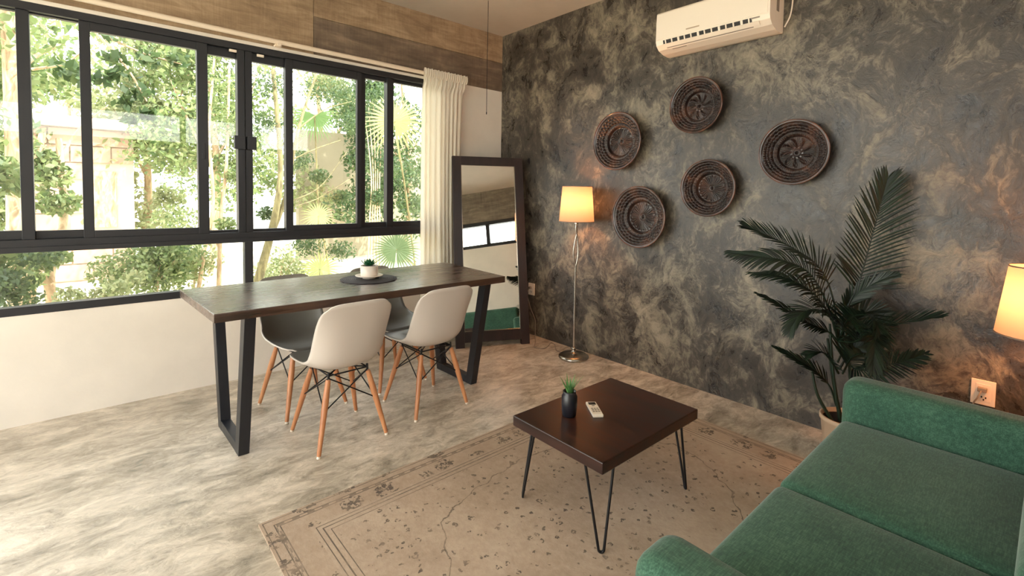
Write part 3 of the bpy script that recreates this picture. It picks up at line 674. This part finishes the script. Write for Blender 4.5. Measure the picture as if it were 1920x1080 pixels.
# ------------------------------------------------------------------ carved bowls on the wall
def bowl_mesh(kind, R=.20, depth=.082):
    nt, nr = 216, 84; vs = []
    def base(s):   # s 0 centre .. 1 rim ; returns r, h (height off the wall)
        pts = [(0, .018), (.30, .012), (.44, .010), (.50, .012), (.54, .040), (.60, .046), (.64, .044), (.92, .078), (.97, depth)]
        return float(np.interp(s, [p_[0] for p_ in pts], [p_[1] for p_ in pts]))
    for i in range(nr+1):
        s = i/nr
        for k in range(nt):
            th = 2*PI*k/nt; h = base(s); d = 0
            if .64 < s < .94:
                for c, ph in ((.70, 0), (.78, .5), (.86, 0)):
                    a = (s-c)/.042; b = ((th*36/(2*PI)+ph) % 1 - .5)/.5; q = a*a+b*b
                    if q < 1: d = max(d, .014*math.sqrt(1-q))
                d -= .004
            elif .54 <= s <= .62: d = .003*math.sin(th*60)
            elif s < .50:
                if kind == 0:
                    if s > .13: d = .0075*abs(math.sin(th*15 + s*3))*math.sin(PI*min(1, (s-.13)/.33))**.5
                    if .40 < s < .48: d += .005*max(0, math.sin(th*22))
                    if s < .12: d = .006*math.cos(s/.12*PI*1.5)
                else:
                    if s > .12: d = .015*max(0, math.sin(th*9+s*9))*math.sin(PI*min(1, (s-.12)/.36))
                    if s > .2: d += .006*abs(math.sin(th*27-s*20))
                    if s < .12: d = .022*(1-s/.12)+.008*math.cos(s/.12*2*PI)
            vs.append((-(h+d), R*.97*s*math.cos(th), R*.97*s*math.sin(th)))
    m = MB(); m.add(vs, [(i*nt+k, i*nt+(k+1) % nt, (i+1)*nt+(k+1) % nt, (i+1)*nt+k) for i in range(nr) for k in range(nt)], True)
    # plain outer back surface
    back = [(R*.97, depth-.001), (R*.90, depth*.72), (R*.62, .012), (R*.5, .001), (0, .001)]; vs = []
    for r, h in back: vs += [(-h, r*math.cos(2*PI*k/72), r*math.sin(2*PI*k/72)) for k in range(72)]
    m.add(vs, [(i*72+k, (i+1)*72+k, (i+1)*72+(k+1) % 72, i*72+(k+1) % 72) for i in range(4) for k in range(72)], True)
    return m
def rim_mesh(R=.20, depth=.082):
    m = MB(); RM = Matrix.Rotation(-PI/2, 4, 'Y')
    prof = [(R*.955, depth-.004), (R*.965, depth+.004), (R*.985, depth+.006), (R*1.0, depth+.001), (R*1.0, depth-.006), (R*.975, depth-.010)]
    return m.lathe(prof, 96, RM)
protos = {}
for i, (u, v, R, kind, lab) in enumerate([
        (1155, 264.5, .222, 0, 'carved brown bowl on the grey wall, upper left one nearest above the floor lamp'),
        (1303, 197, .187, 1, 'carved brown bowl on the grey wall, highest one under the air conditioner'),
        (1325, 352.5, .188, 0, 'carved brown bowl on the grey wall, lower middle one right of the floor lamp'),
        (1195, 407, .230, 0, 'carved brown bowl on the grey wall, lowest one beside the lamp shade'),
        (1486, 285, .189, 1, 'carved brown bowl on the grey wall, rightmost one above the palm')]):
    c = hitx(u, v, -.082)
    if kind not in protos:
        e = empty('wall_bowl'); bowl_mesh(kind).build('carved_dish', M_BOWL, e); rim_mesh().build('rim', M_RIM, e); protos[kind] = e
    else: e = copy_tree(protos[kind])
    e.location = (0, c.y, c.z); e.rotation_euler = (i*.9, 0, 0); sc = R/.20; e.scale = (1, sc, sc)
    tag(e, lab, 'wall bowl', 'carved bowls on the grey wall')

# ------------------------------------------------------------------ indoor palm
pc = Vector((-.275, -3.075, 0)); palm = empty('potted_palm', pc); tag(palm, 'tall dark green potted palm between the sofa and the grey wall', 'potted palm')
MB().lathe([(0, 0), (.085, 0), (.09, .01), (.112, .20), (.118, .205), (.118, .225), (.108, .226), (.104, .205), (0, .20)], 40).build('pot', M_TERR, palm)
MB().lathe([(0, .206), (.104, .206)], 30).build('soil', M_SOIL, palm)
crown = hitx(1575, 620, -.30)
for k, (dx, dy, z1, top) in enumerate([(-.03, .02, .9, (-.02, .04)), (.02, .03, .75, (.03, .06)), (.0, -.03, .85, (0, -.02)), (.04, -.01, .7, (.02, -.03)), (-.05, .05, .5, (-.06, .10))]):
    b = Vector((dx, dy, .20)); t = crown-pc+Vector((top[0], top[1], (z1-.85)*.6)); mid = b.lerp(t, .5)+Vector((dx*.3, dy*.3, 0))
    MB().tube(smooth_path([b, mid, t], 10), [.009-.0004*q for q in range(10)], 8).build('stem', M_PALM, palm)
def frond(pts, L, n_leaf, nrm, start=.22, w=.011, droop=.15, ang=.85, sides=(1, 1)):
    path = smooth_path([Vector(p_)-pc for p_ in pts], 40); m = MB(); m.tube(path, [.0055*(1-q/45) for q in range(40)], 6)
    nrm = Vector(nrm).normalized()
    for k in range(n_leaf):
        t = start + (1-start)*k/(n_leaf-1); i = min(38, int(t*39)); p_ = path[i].lerp(path[i+1], t*39-i if i < 38 else 1); tg = (path[i+1]-path[i]).normalized(); sd_ = tg.cross(nrm).normalized(); nn = sd_.cross(tg)
        q = (t-start)/(1-start); ln = L*(.42+.58*math.sin(PI*min(1, .18+q*.80))**.8)*random.uniform(.9, 1.08)*(1-.35*q)
        if q > .93: ln *= .75
        al = ang*(1-.72*q) + random.uniform(-.06, .06)
        for s_ in (-1, 1):
            if sides[0 if s_ < 0 else 1] == 0: continue
            L_ = ln*sides[0 if s_ < 0 else 1]
            d0 = (tg*math.cos(al) + sd_*s_*math.sin(al) + nn*(.25+random.uniform(-.08, .08))).normalized(); wv = d0.cross(nn).normalized(); vs = []
            for j in range(6):
                r = j/5; c = p_ + d0*(L_*r) + Vector((0, 0, -1))*(droop*L_*r*r) + nn*0; ww = w*.5*(math.sin(PI*min(1, .12+r*.88))**.6)*(1 if j < 5 else 0) + .0004
                vs += [c-wv*ww, c+nn*ww*.35, c+wv*ww]
            m.add(vs, [f for j in range(5) for f in ((j*3, j*3+1, j*3+4, j*3+3), (j*3+1, j*3+2, j*3+5, j*3+4))], True)
    return m.build('frond', M_PALM, palm)
def fp(*a): return [hitx(u, v, -t) for u, v, t in a]
TOC = (-.72, -.55, .42)   # direction the fronds show their faces
cr0 = (1572, 640, .30)
frond(fp(cr0, (1590, 575, .28), (1611, 528, .25), (1636, 440, .20), (1655, 370, .16), (1663, 338, .14)), .245, 45, (-.8, -.5, .25), .34, .0085, .10, .95)
frond(fp(cr0, (1562, 560, .34), (1535, 500, .38), (1484, 463, .44), (1427, 436, .50), (1398, 426, .54)), .175, 43, (-.3, -.55, .8), .30, .0085, .10, 1.0)
frond(fp(cr0, (1555, 580, .36), (1520, 515, .46), (1470, 488, .56), (1415, 480, .64), (1372, 474, .70)), .165, 43, (-.5, -.6, .6), .28, .0085, .35, .8)
frond(fp(cr0, (1555, 590, .30), (1520, 545, .36), (1470, 520, .40), (1412, 512, .44)), .15, 37, (-.4, -.6, .7), .22, .0085, .35, .8)
frond(fp(cr0, (1550, 620, .34), (1510, 602, .42), (1465, 575, .50), (1422, 552, .56)), .12, 35, (-.3, -.6, .7), .22, .0085, .25, .6)
frond(fp((1568, 760, .28), (1556, 725, .32), (1530, 697, .36), (1495, 675, .40), (1455, 653, .44)), .11, 29, (-.3, -.6, .7), .30, .0085, .15, .55)
frond(fp(cr0, (1585, 580, .28), (1610, 550, .26), (1645, 528, .24), (1678, 517, .22)), .12, 29, (-.5, -.5, .7), .25, .0085, .10, .6)
frond(fp(cr0, (1600, 625, .34), (1650, 612, .40), (1710, 602, .46), (1764, 594, .50)), .15, 35, (-.5, -.4, .7), .22, .0085, .05, .7)
frond(fp(cr0, (1600, 690, .32), (1640, 690, .36), (1690, 678, .42), (1734, 664, .46)), .15, 32, (-.7, -.5, .4), .25, .0085, .05, .9)
frond(fp(cr0, (1605, 640, .40), (1630, 620, .52), (1640, 640, .64), (1636, 690, .70)), .17, 35, (-.2, -.3, 1), .15, .0085, .15, .9)
frond(fp(cr0, (1590, 600, .36), (1615, 590, .46), (1640, 600, .54), (1655, 640, .60)), .17, 35, (-.3, -.3, 1), .15, .0085, .10, .9)
frond(fp(cr0, (1560, 600, .38), (1530, 580, .48), (1500, 590, .56), (1480, 620, .60)), .15, 32, (-.3, -.4, .9), .15, .0085, .20, .8)
frond(fp((1572, 700, .30), (1560, 680, .38), (1540, 660, .46), (1515, 665, .52)), .13, 27, (-.3, -.4, .9), .15, .0085, .20, .8)
frond(fp((1580, 700, .30), (1598, 670, .40), (1620, 665, .5), (1640, 690, .56)), .14, 27, (-.3, -.4, .9), .15, .0085, .20, .8)

frond(fp((1575, 690, .28), (1598, 655, .26), (1625, 655, .24), (1652, 690, .22)), .15, 30, (-.5, -.5, .6), .12, .0085, .15, .9)
frond(fp(cr0, (1596, 605, .22), (1625, 588, .18), (1662, 592, .16)), .16, 32, (-.6, -.5, .4), .12, .0085, .10, 1.0)
frond(fp((1570, 680, .26), (1590, 640, .2), (1612, 618, .16), (1640, 612, .13)), .16, 32, (-.6, -.5, .4), .12, .0085, .10, 1.0)
# ------------------------------------------------------------------ garden
GZ = -.25
m = Mat('sunlit_garden_ground', rough=.9); f_, _ = m.noise(m.coord(), .8, 6, .6); m.col(m.ramp(f_, [(.4, srgb(196, 190, 150)), (.55, srgb(232, 220, 200)), (.7, srgb(244, 236, 222))]))
gr = MB().box(-14, 16, .16, 22, GZ-.2, GZ).build('garden_ground', m.m); struct(gr, 'pale sunlit garden ground outside the window')
gr2 = MB().box(-16, -5.4, -14, .16, GZ-.2, GZ).build('yard_ground', m.m); struct(gr2, 'pale yard ground outside the doors')
def leaves_np(centers, radii, n, size, flat=.6):
    centers = np.array(centers); idx = rng.integers(0, len(centers), n)
    d = rng.normal(size=(n, 3)); d /= np.linalg.norm(d, axis=1)[:, None]; d *= (rng.random(n)**.45)[:, None]; d[:, 2] *= flat
    c = centers[idx] + d*np.array(radii)[idx][:, None]
    a = rng.normal(size=(n, 3)); a[:, 2] -= .4; a /= np.linalg.norm(a, axis=1)[:, None]
    b = rng.normal(size=(n, 3)); b -= (b*a).sum(1)[:, None]*a; b /= np.linalg.norm(b, axis=1)[:, None]
    nn = np.cross(a, b); s = size*(.6+.8*rng.random(n))[:, None]
    P = np.stack([c - a*s*.5, c + b*s*.26 + nn*s*.06, c + a*s*.5, c - b*s*.26 + nn*s*.06], 1).reshape(-1, 3)
    return P
def foliage(name, centers, radii, n, size, mat, parent, flat=.6):
    P = leaves_np(centers, radii, n, size, flat); k = len(P)//4
    me = bpy.data.meshes.new(name); me.vertices.add(len(P)); me.vertices.foreach_set('co', P.ravel())
    me.loops.add(k*4); me.loops.foreach_set('vertex_index', np.arange(k*4)); me.polygons.add(k)
    me.polygons.foreach_set('loop_start', np.arange(k)*4); me.polygons.foreach_set('loop_total', np.full(k, 4)); me.materials.append(mat); me.update(); me.validate()
    o = bpy.data.objects.new(name, me); COL.objects.link(o); o.parent = parent; o['kind'] = 'stuff'; return o
def gtree(name, lab, cat, trunks, branches, clusters, n, size, lm, bm=M_BARK, group=None, flat=.7, leafoff=0):
    """trunks/branches: lists of (points, r0, r1); clusters: (point, radius)"""
    base = Vector(trunks[0][0][0]) if trunks else Vector(clusters[0][0]); base.z = GZ
    e = empty(name, base); tag(e, lab, cat, group)
    for pts, r0, r1 in trunks:
        P = smooth_path([Vector(p_)-base for p_ in pts], 16); MB().tube(P, [r0+(r1-r0)*q/15 for q in range(16)], 10).build('trunk', bm, e)
    for pts, r0, r1 in branches:
        P = smooth_path([Vector(p_)-base for p_ in pts], 10); MB().tube(P, [r0+(r1-r0)*q/9 for q in range(10)], 6).build('branch', bm, e)
    if clusters: foliage('foliage', [Vector(c_)-base for c_, r in clusters], [r for c_, r in clusters], n, size, lm, e, flat)
    return e
def gp(u, v, y): return hity(u, v, y)
def ground(u, v, y): p_ = hity(u, v, y); p_.z = GZ; return p_
TG = 'garden trees outside the big window'
# 1 pale trunk at the far left
gtree('garden_tree', 'garden tree with a straight pale trunk at the left edge of the big window', 'tree', [([ground(30, 560, 2.6), gp(30, 400, 2.6), gp(24, 200, 2.6), gp(12, -60, 2.6)], .075, .055)],
      [([gp(24, 160, 2.6), gp(60, 110, 2.8), gp(120, 80, 3.0)], .03, .012)], [(gp(u, v, y), r) for u, v, y, r in ((-20, 60, 2.6, .5), (10, 150, 3, .35), (60, 20, 3, .5), (-40, 250, 2.8, .45), (0, 330, 2.2, .25), (-10, 480, 2.0, .3))], 2600, .085, M_LEAF)
# 2 curved twin trunks seen low left
gtree('garden_tree', 'garden tree with two curved pale trunks low at the left of the big window', 'tree', [([ground(48, 575, 3.2), gp(58, 520, 3.2), gp(48, 470, 3.2), gp(52, 380, 3.3), gp(80, 250, 3.4)], .05, .03), ([ground(110, 575, 3.2), gp(92, 530, 3.2), gp(105, 470, 3.2), gp(120, 400, 3.3), gp(110, 260, 3.4)], .055, .03)],
      [([gp(110, 300, 3.4), gp(150, 240, 3.4), gp(200, 200, 3.2)], .02, .008)], [(gp(u, v, y), r) for u, v, y, r in ((90, 330, 3.3, .22), (110, 380, 3.2, .2), (90, 480, 3, .18), (70, 300, 3.4, .2), (60, 150, 3.6, .4), (130, 120, 3.6, .4), (40, 520, 2.9, .2))], 2200, .08, M_LEAF)
# 3 dark broad-leaved bough hanging in the second pane
gtree('garden_tree', 'garden tree with large dark leaves hanging in front of the left panes', 'tree', [([ground(-240, 560, 2.6), gp(-200, 300, 2.6), gp(-120, 60, 2.5), gp(60, -60, 2.4)], .08, .04)],
      [([gp(60, -60, 2.4), gp(180, 60, 2.2), gp(240, 130, 2.1), gp(275, 190, 2.1)], .02, .006), ([gp(180, 60, 2.2), gp(270, 100, 2.1), gp(340, 120, 2.1)], .012, .005), ([gp(60, 130, 2.5), gp(120, 120, 2.4), gp(150, 100, 2.3)], .014, .006)],
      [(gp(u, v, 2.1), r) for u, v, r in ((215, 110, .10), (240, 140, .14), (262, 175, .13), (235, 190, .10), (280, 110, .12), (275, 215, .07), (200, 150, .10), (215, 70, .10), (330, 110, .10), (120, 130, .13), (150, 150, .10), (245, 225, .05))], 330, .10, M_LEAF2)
# 4 pair of thin trunks behind the centre post
gtree('garden_tree', 'garden tree with two thin forked trunks behind the centre of the big window', 'tree', [([ground(408, 560, 2.6), gp(412, 480, 2.6), gp(415, 400, 2.6), gp(425, 300, 2.6), gp(430, 120, 2.7)], .028, .012), ([ground(360, 560, 2.6), gp(382, 480, 2.6), gp(400, 380, 2.6), gp(392, 250, 2.6), gp(402, 110, 2.7)], .024, .012)],
      [([gp(412, 470, 2.6), gp(395, 430, 2.6), gp(372, 370, 2.5)], .01, .004)], [(gp(u, v, y), r) for u, v, y, r in ((410, 150, 2.8, .28), (430, 230, 2.6, .2), (400, 200, 2.8, .22), (440, 330, 2.6, .14), (425, 420, 2.5, .12), (350, 340, 3, .3), (330, 410, 3, .25))], 2600, .042, M_LEAF)
# 5 leaning mossy trunk right of the centre post
gtree('garden_tree', 'garden tree with a leaning mossy trunk right of the centre post', 'tree', [([ground(462, 640, 2.2), gp(486, 520, 2.2), gp(505, 450, 2.2), gp(520, 380, 2.2), gp(526, 300, 2.3), gp(512, 130, 2.4)], .055, .022), ([gp(505, 450, 2.2), gp(535, 370, 2.25), gp(560, 240, 2.4), gp(600, 120, 2.6)], .03, .012)],
      [([gp(526, 310, 2.3), gp(590, 280, 2.4), gp(640, 262, 2.5)], .010, .004), ([gp(540, 380, 2.2), gp(600, 350, 2.3), gp(650, 285, 2.4)], .010, .003), ([gp(560, 240, 2.4), gp(610, 205, 2.5), gp(660, 190, 2.5)], .010, .004), ([gp(560, 385, 2.3), gp(600, 370, 2.4), gp(665, 330, 2.5)], .008, .003)],
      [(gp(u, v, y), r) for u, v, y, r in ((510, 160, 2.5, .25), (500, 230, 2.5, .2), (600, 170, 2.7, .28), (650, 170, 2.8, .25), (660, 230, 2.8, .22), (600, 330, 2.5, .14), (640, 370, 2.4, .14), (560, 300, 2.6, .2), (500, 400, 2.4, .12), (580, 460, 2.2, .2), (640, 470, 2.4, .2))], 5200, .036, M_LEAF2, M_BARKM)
# 6 reddish multi-stem clump
gtree('garden_shrub', 'reddish multi stemmed shrub behind the right panes of the big window', 'shrub', [([ground(700+k*6, 560, 3.4), gp(702+k*5, 430, 3.4), gp(704+k*4, 330, 3.4+.05*k), gp(700+k*9, 200, 3.5)], .014, .006) for k in (-2, -1, 0, 1, 2)],
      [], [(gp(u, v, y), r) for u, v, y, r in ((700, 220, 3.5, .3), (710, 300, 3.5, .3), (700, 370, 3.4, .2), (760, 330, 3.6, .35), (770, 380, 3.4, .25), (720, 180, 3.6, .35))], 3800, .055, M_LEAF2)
# fan palms
def fanpalm(name, lab, c, R, nrm, mat, stalk, n=30, spread=1.9*PI, ph=0):
    base = Vector((stalk[0], stalk[1], GZ)); e = empty(name, base); tag(e, lab, 'fan palm')
    MB().tube(smooth_path([(0, 0, 0), (Vector(c)-base)*.5+Vector((0, 0, .12)), Vector(c)-base], 12), [.018-.0008*q for q in range(12)], 8).build('stalk', M_BARKM, e)
    nrm = Vector(nrm).normalized(); a = Vector((0, 0, 1)); a = (a-nrm*a.dot(nrm)).normalized(); b = nrm.cross(a)
    for k in range(n):
        th = -spread/2 + spread*k/(n-1) + ph; d = a*math.cos(th) + b*math.sin(th); sd_ = nrm.cross(d); m = MB(); vs = []
        L = R*(.85+.2*random.random())
        for j in range(6):
            r = j/5; ww = R*.042*(r*2.2 if r < .45 else (1-r)*1.8+.02); cc = Vector(c)-base + d*(L*r) - nrm*(-.10*L*r*r) + Vector((0, 0, -.16*L*r**3)) + nrm*(.02*R*(k % 2)*r)
            vs += [cc-sd_*ww, cc+nrm*ww*.5, cc+sd_*ww]
        m.add(vs, [f for j in range(5) for f in ((j*3, j*3+1, j*3+4, j*3+3), (j*3+1, j*3+2, j*3+5, j*3+4))], True); m.build('leaf_blade', mat, e)
fanpalm('fan_palm', 'green fan palm leaf low behind the right end of the dining table', gp(743, 468, 1.5), .32, (-.45, -.8, .3), M_FANDARK, (.6, 2.2), 40)
fanpalm('fan_palm', 'small fan palm leaf at the bottom of the wide right pane', gp(597, 405, 3.4), .26, (-.4, -.8, .2), M_FANPALE, (-.3, 3.7), 30)
fanpalm('fan_palm', 'large pale fan palm leaf in the last pane next to the curtain', gp(740, 228, 1.7), .42, (-.5, -.8, .2), M_FANPALE, (.6, 2.6), 34)
fanpalm('fan_palm', 'drooping fan palm leaf high in the wide right pane', gp(590, 215, 3.2), .36, (-.4, -.7, -.3), M_FAN, (-.4, 3.9), 26, 1.2*PI, PI)
fanpalm('fan_palm', 'pale fan palm leaf low in the garden left of the potted succulent', gp(600, 505, 2.0), .28, (-.4, -.8, .4), M_FANPALE, (-1.1, 2.3), 30)
# low shrubs
for u, v, y, r, n_, mt_, lab in ((290, 515, 2.2, .34, 3600, M_LEAF, 'leafy shrub low behind the left end of the dining table'), (360, 490, 2.8, .30, 1800, M_LEAF3, 'pale shrub left of the lower window post'),
                                 (520, 505, 3.0, .30, 1800, M_LEAF3, 'pale shrub low behind the leaning mossy trunk'), (190, 566, 1.6, .14, 700, M_LEAF3, 'low ground shrub just outside the left window sill'),
                                 (-10, 530, 1.7, .22, 1500, M_LEAF2, 'dark green shrub at the far left lower pane')):
    cc = [(gp(u, v, y)+Vector((random.uniform(-.3, .3), random.uniform(-.2, .2), random.uniform(-.15, .2))), r*random.uniform(.7, 1)) for k in range(6)]
    gtree('garden_shrub', lab, 'shrub', [([ground(u, 560, y), gp(u+6, v+10, y), gp(u+12, v-20, y)], .015, .006)], [([gp(u, v+20, y), gp(u+25, v-10, y), gp(u+40, v-30, y)], .008, .003)], cc, n_, .05, mt_)
# background trees
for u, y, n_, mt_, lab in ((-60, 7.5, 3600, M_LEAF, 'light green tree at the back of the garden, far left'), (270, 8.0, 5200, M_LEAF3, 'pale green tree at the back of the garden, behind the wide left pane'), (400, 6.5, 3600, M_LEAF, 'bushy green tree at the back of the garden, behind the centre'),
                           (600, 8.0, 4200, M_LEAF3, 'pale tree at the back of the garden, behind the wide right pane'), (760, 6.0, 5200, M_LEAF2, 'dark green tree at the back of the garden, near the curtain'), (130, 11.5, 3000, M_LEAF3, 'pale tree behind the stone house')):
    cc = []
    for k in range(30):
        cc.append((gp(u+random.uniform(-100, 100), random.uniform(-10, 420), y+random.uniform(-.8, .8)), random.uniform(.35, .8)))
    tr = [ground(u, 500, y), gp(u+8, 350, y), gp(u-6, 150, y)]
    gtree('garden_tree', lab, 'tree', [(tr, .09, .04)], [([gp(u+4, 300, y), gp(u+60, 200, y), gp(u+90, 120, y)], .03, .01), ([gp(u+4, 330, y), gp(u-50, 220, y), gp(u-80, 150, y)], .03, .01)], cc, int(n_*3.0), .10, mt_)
M_GWALL = plaster('weathered_cream_wall', srgb(150, 140, 116), .06)
# stone house and garden wall
hs = gp(92, 300, 7.0); hx0, hx1 = gp(90, 300, 7).x, gp(216, 300, 7).x
M_ST = plaster('pinkish_stone', srgb(176, 142, 122), .08); M_ST2 = plaster('pale_stone_mortar', srgb(190, 172, 154), .04)
he = empty('stone_house', ((hx0+hx1)/2, 7.4, GZ)); tag(he, 'small pinkish stone block house beyond the garden at the left', 'house')
hwid = (hx1-hx0)/2+.25
MB().box(-hwid, hwid, -.38, 1.2, 0, 2.55).build('wall', M_ST2, he); MB().box(-hwid-.15, hwid+.15, -.55, 1.35, 2.55, 2.72).build('roof_slab', M_ST2, he)
bw, bh = .52, .26; first = None
for r in range(9):
    x = -hwid + (0 if r % 2 else -bw/2)
    while x < hwid:
        a, b = max(x, -hwid), min(x+bw-.02, hwid)
        if b-a > .08 and not (a > -.15 and b < .75 and 2 < r < 7): MB().box(a, b, -.41-random.uniform(0, .012), -.37, .03+r*(bh+.02), .03+r*(bh+.02)+bh).build('stone_block', M_ST, he)
        x += bw
wd = MB().box(.06, .42, -.405, -.37, .9, 1.85).build('window', M_BARK, he)
gwx0, gwx1 = gp(560, 380, 7.6).x, 9.0
gw = MB().box(gwx0, gwx1, 7.6, 7.8, GZ, 2.7).build('garden_wall', M_GWALL); struct(gw, 'cream garden wall at the back of the garden')
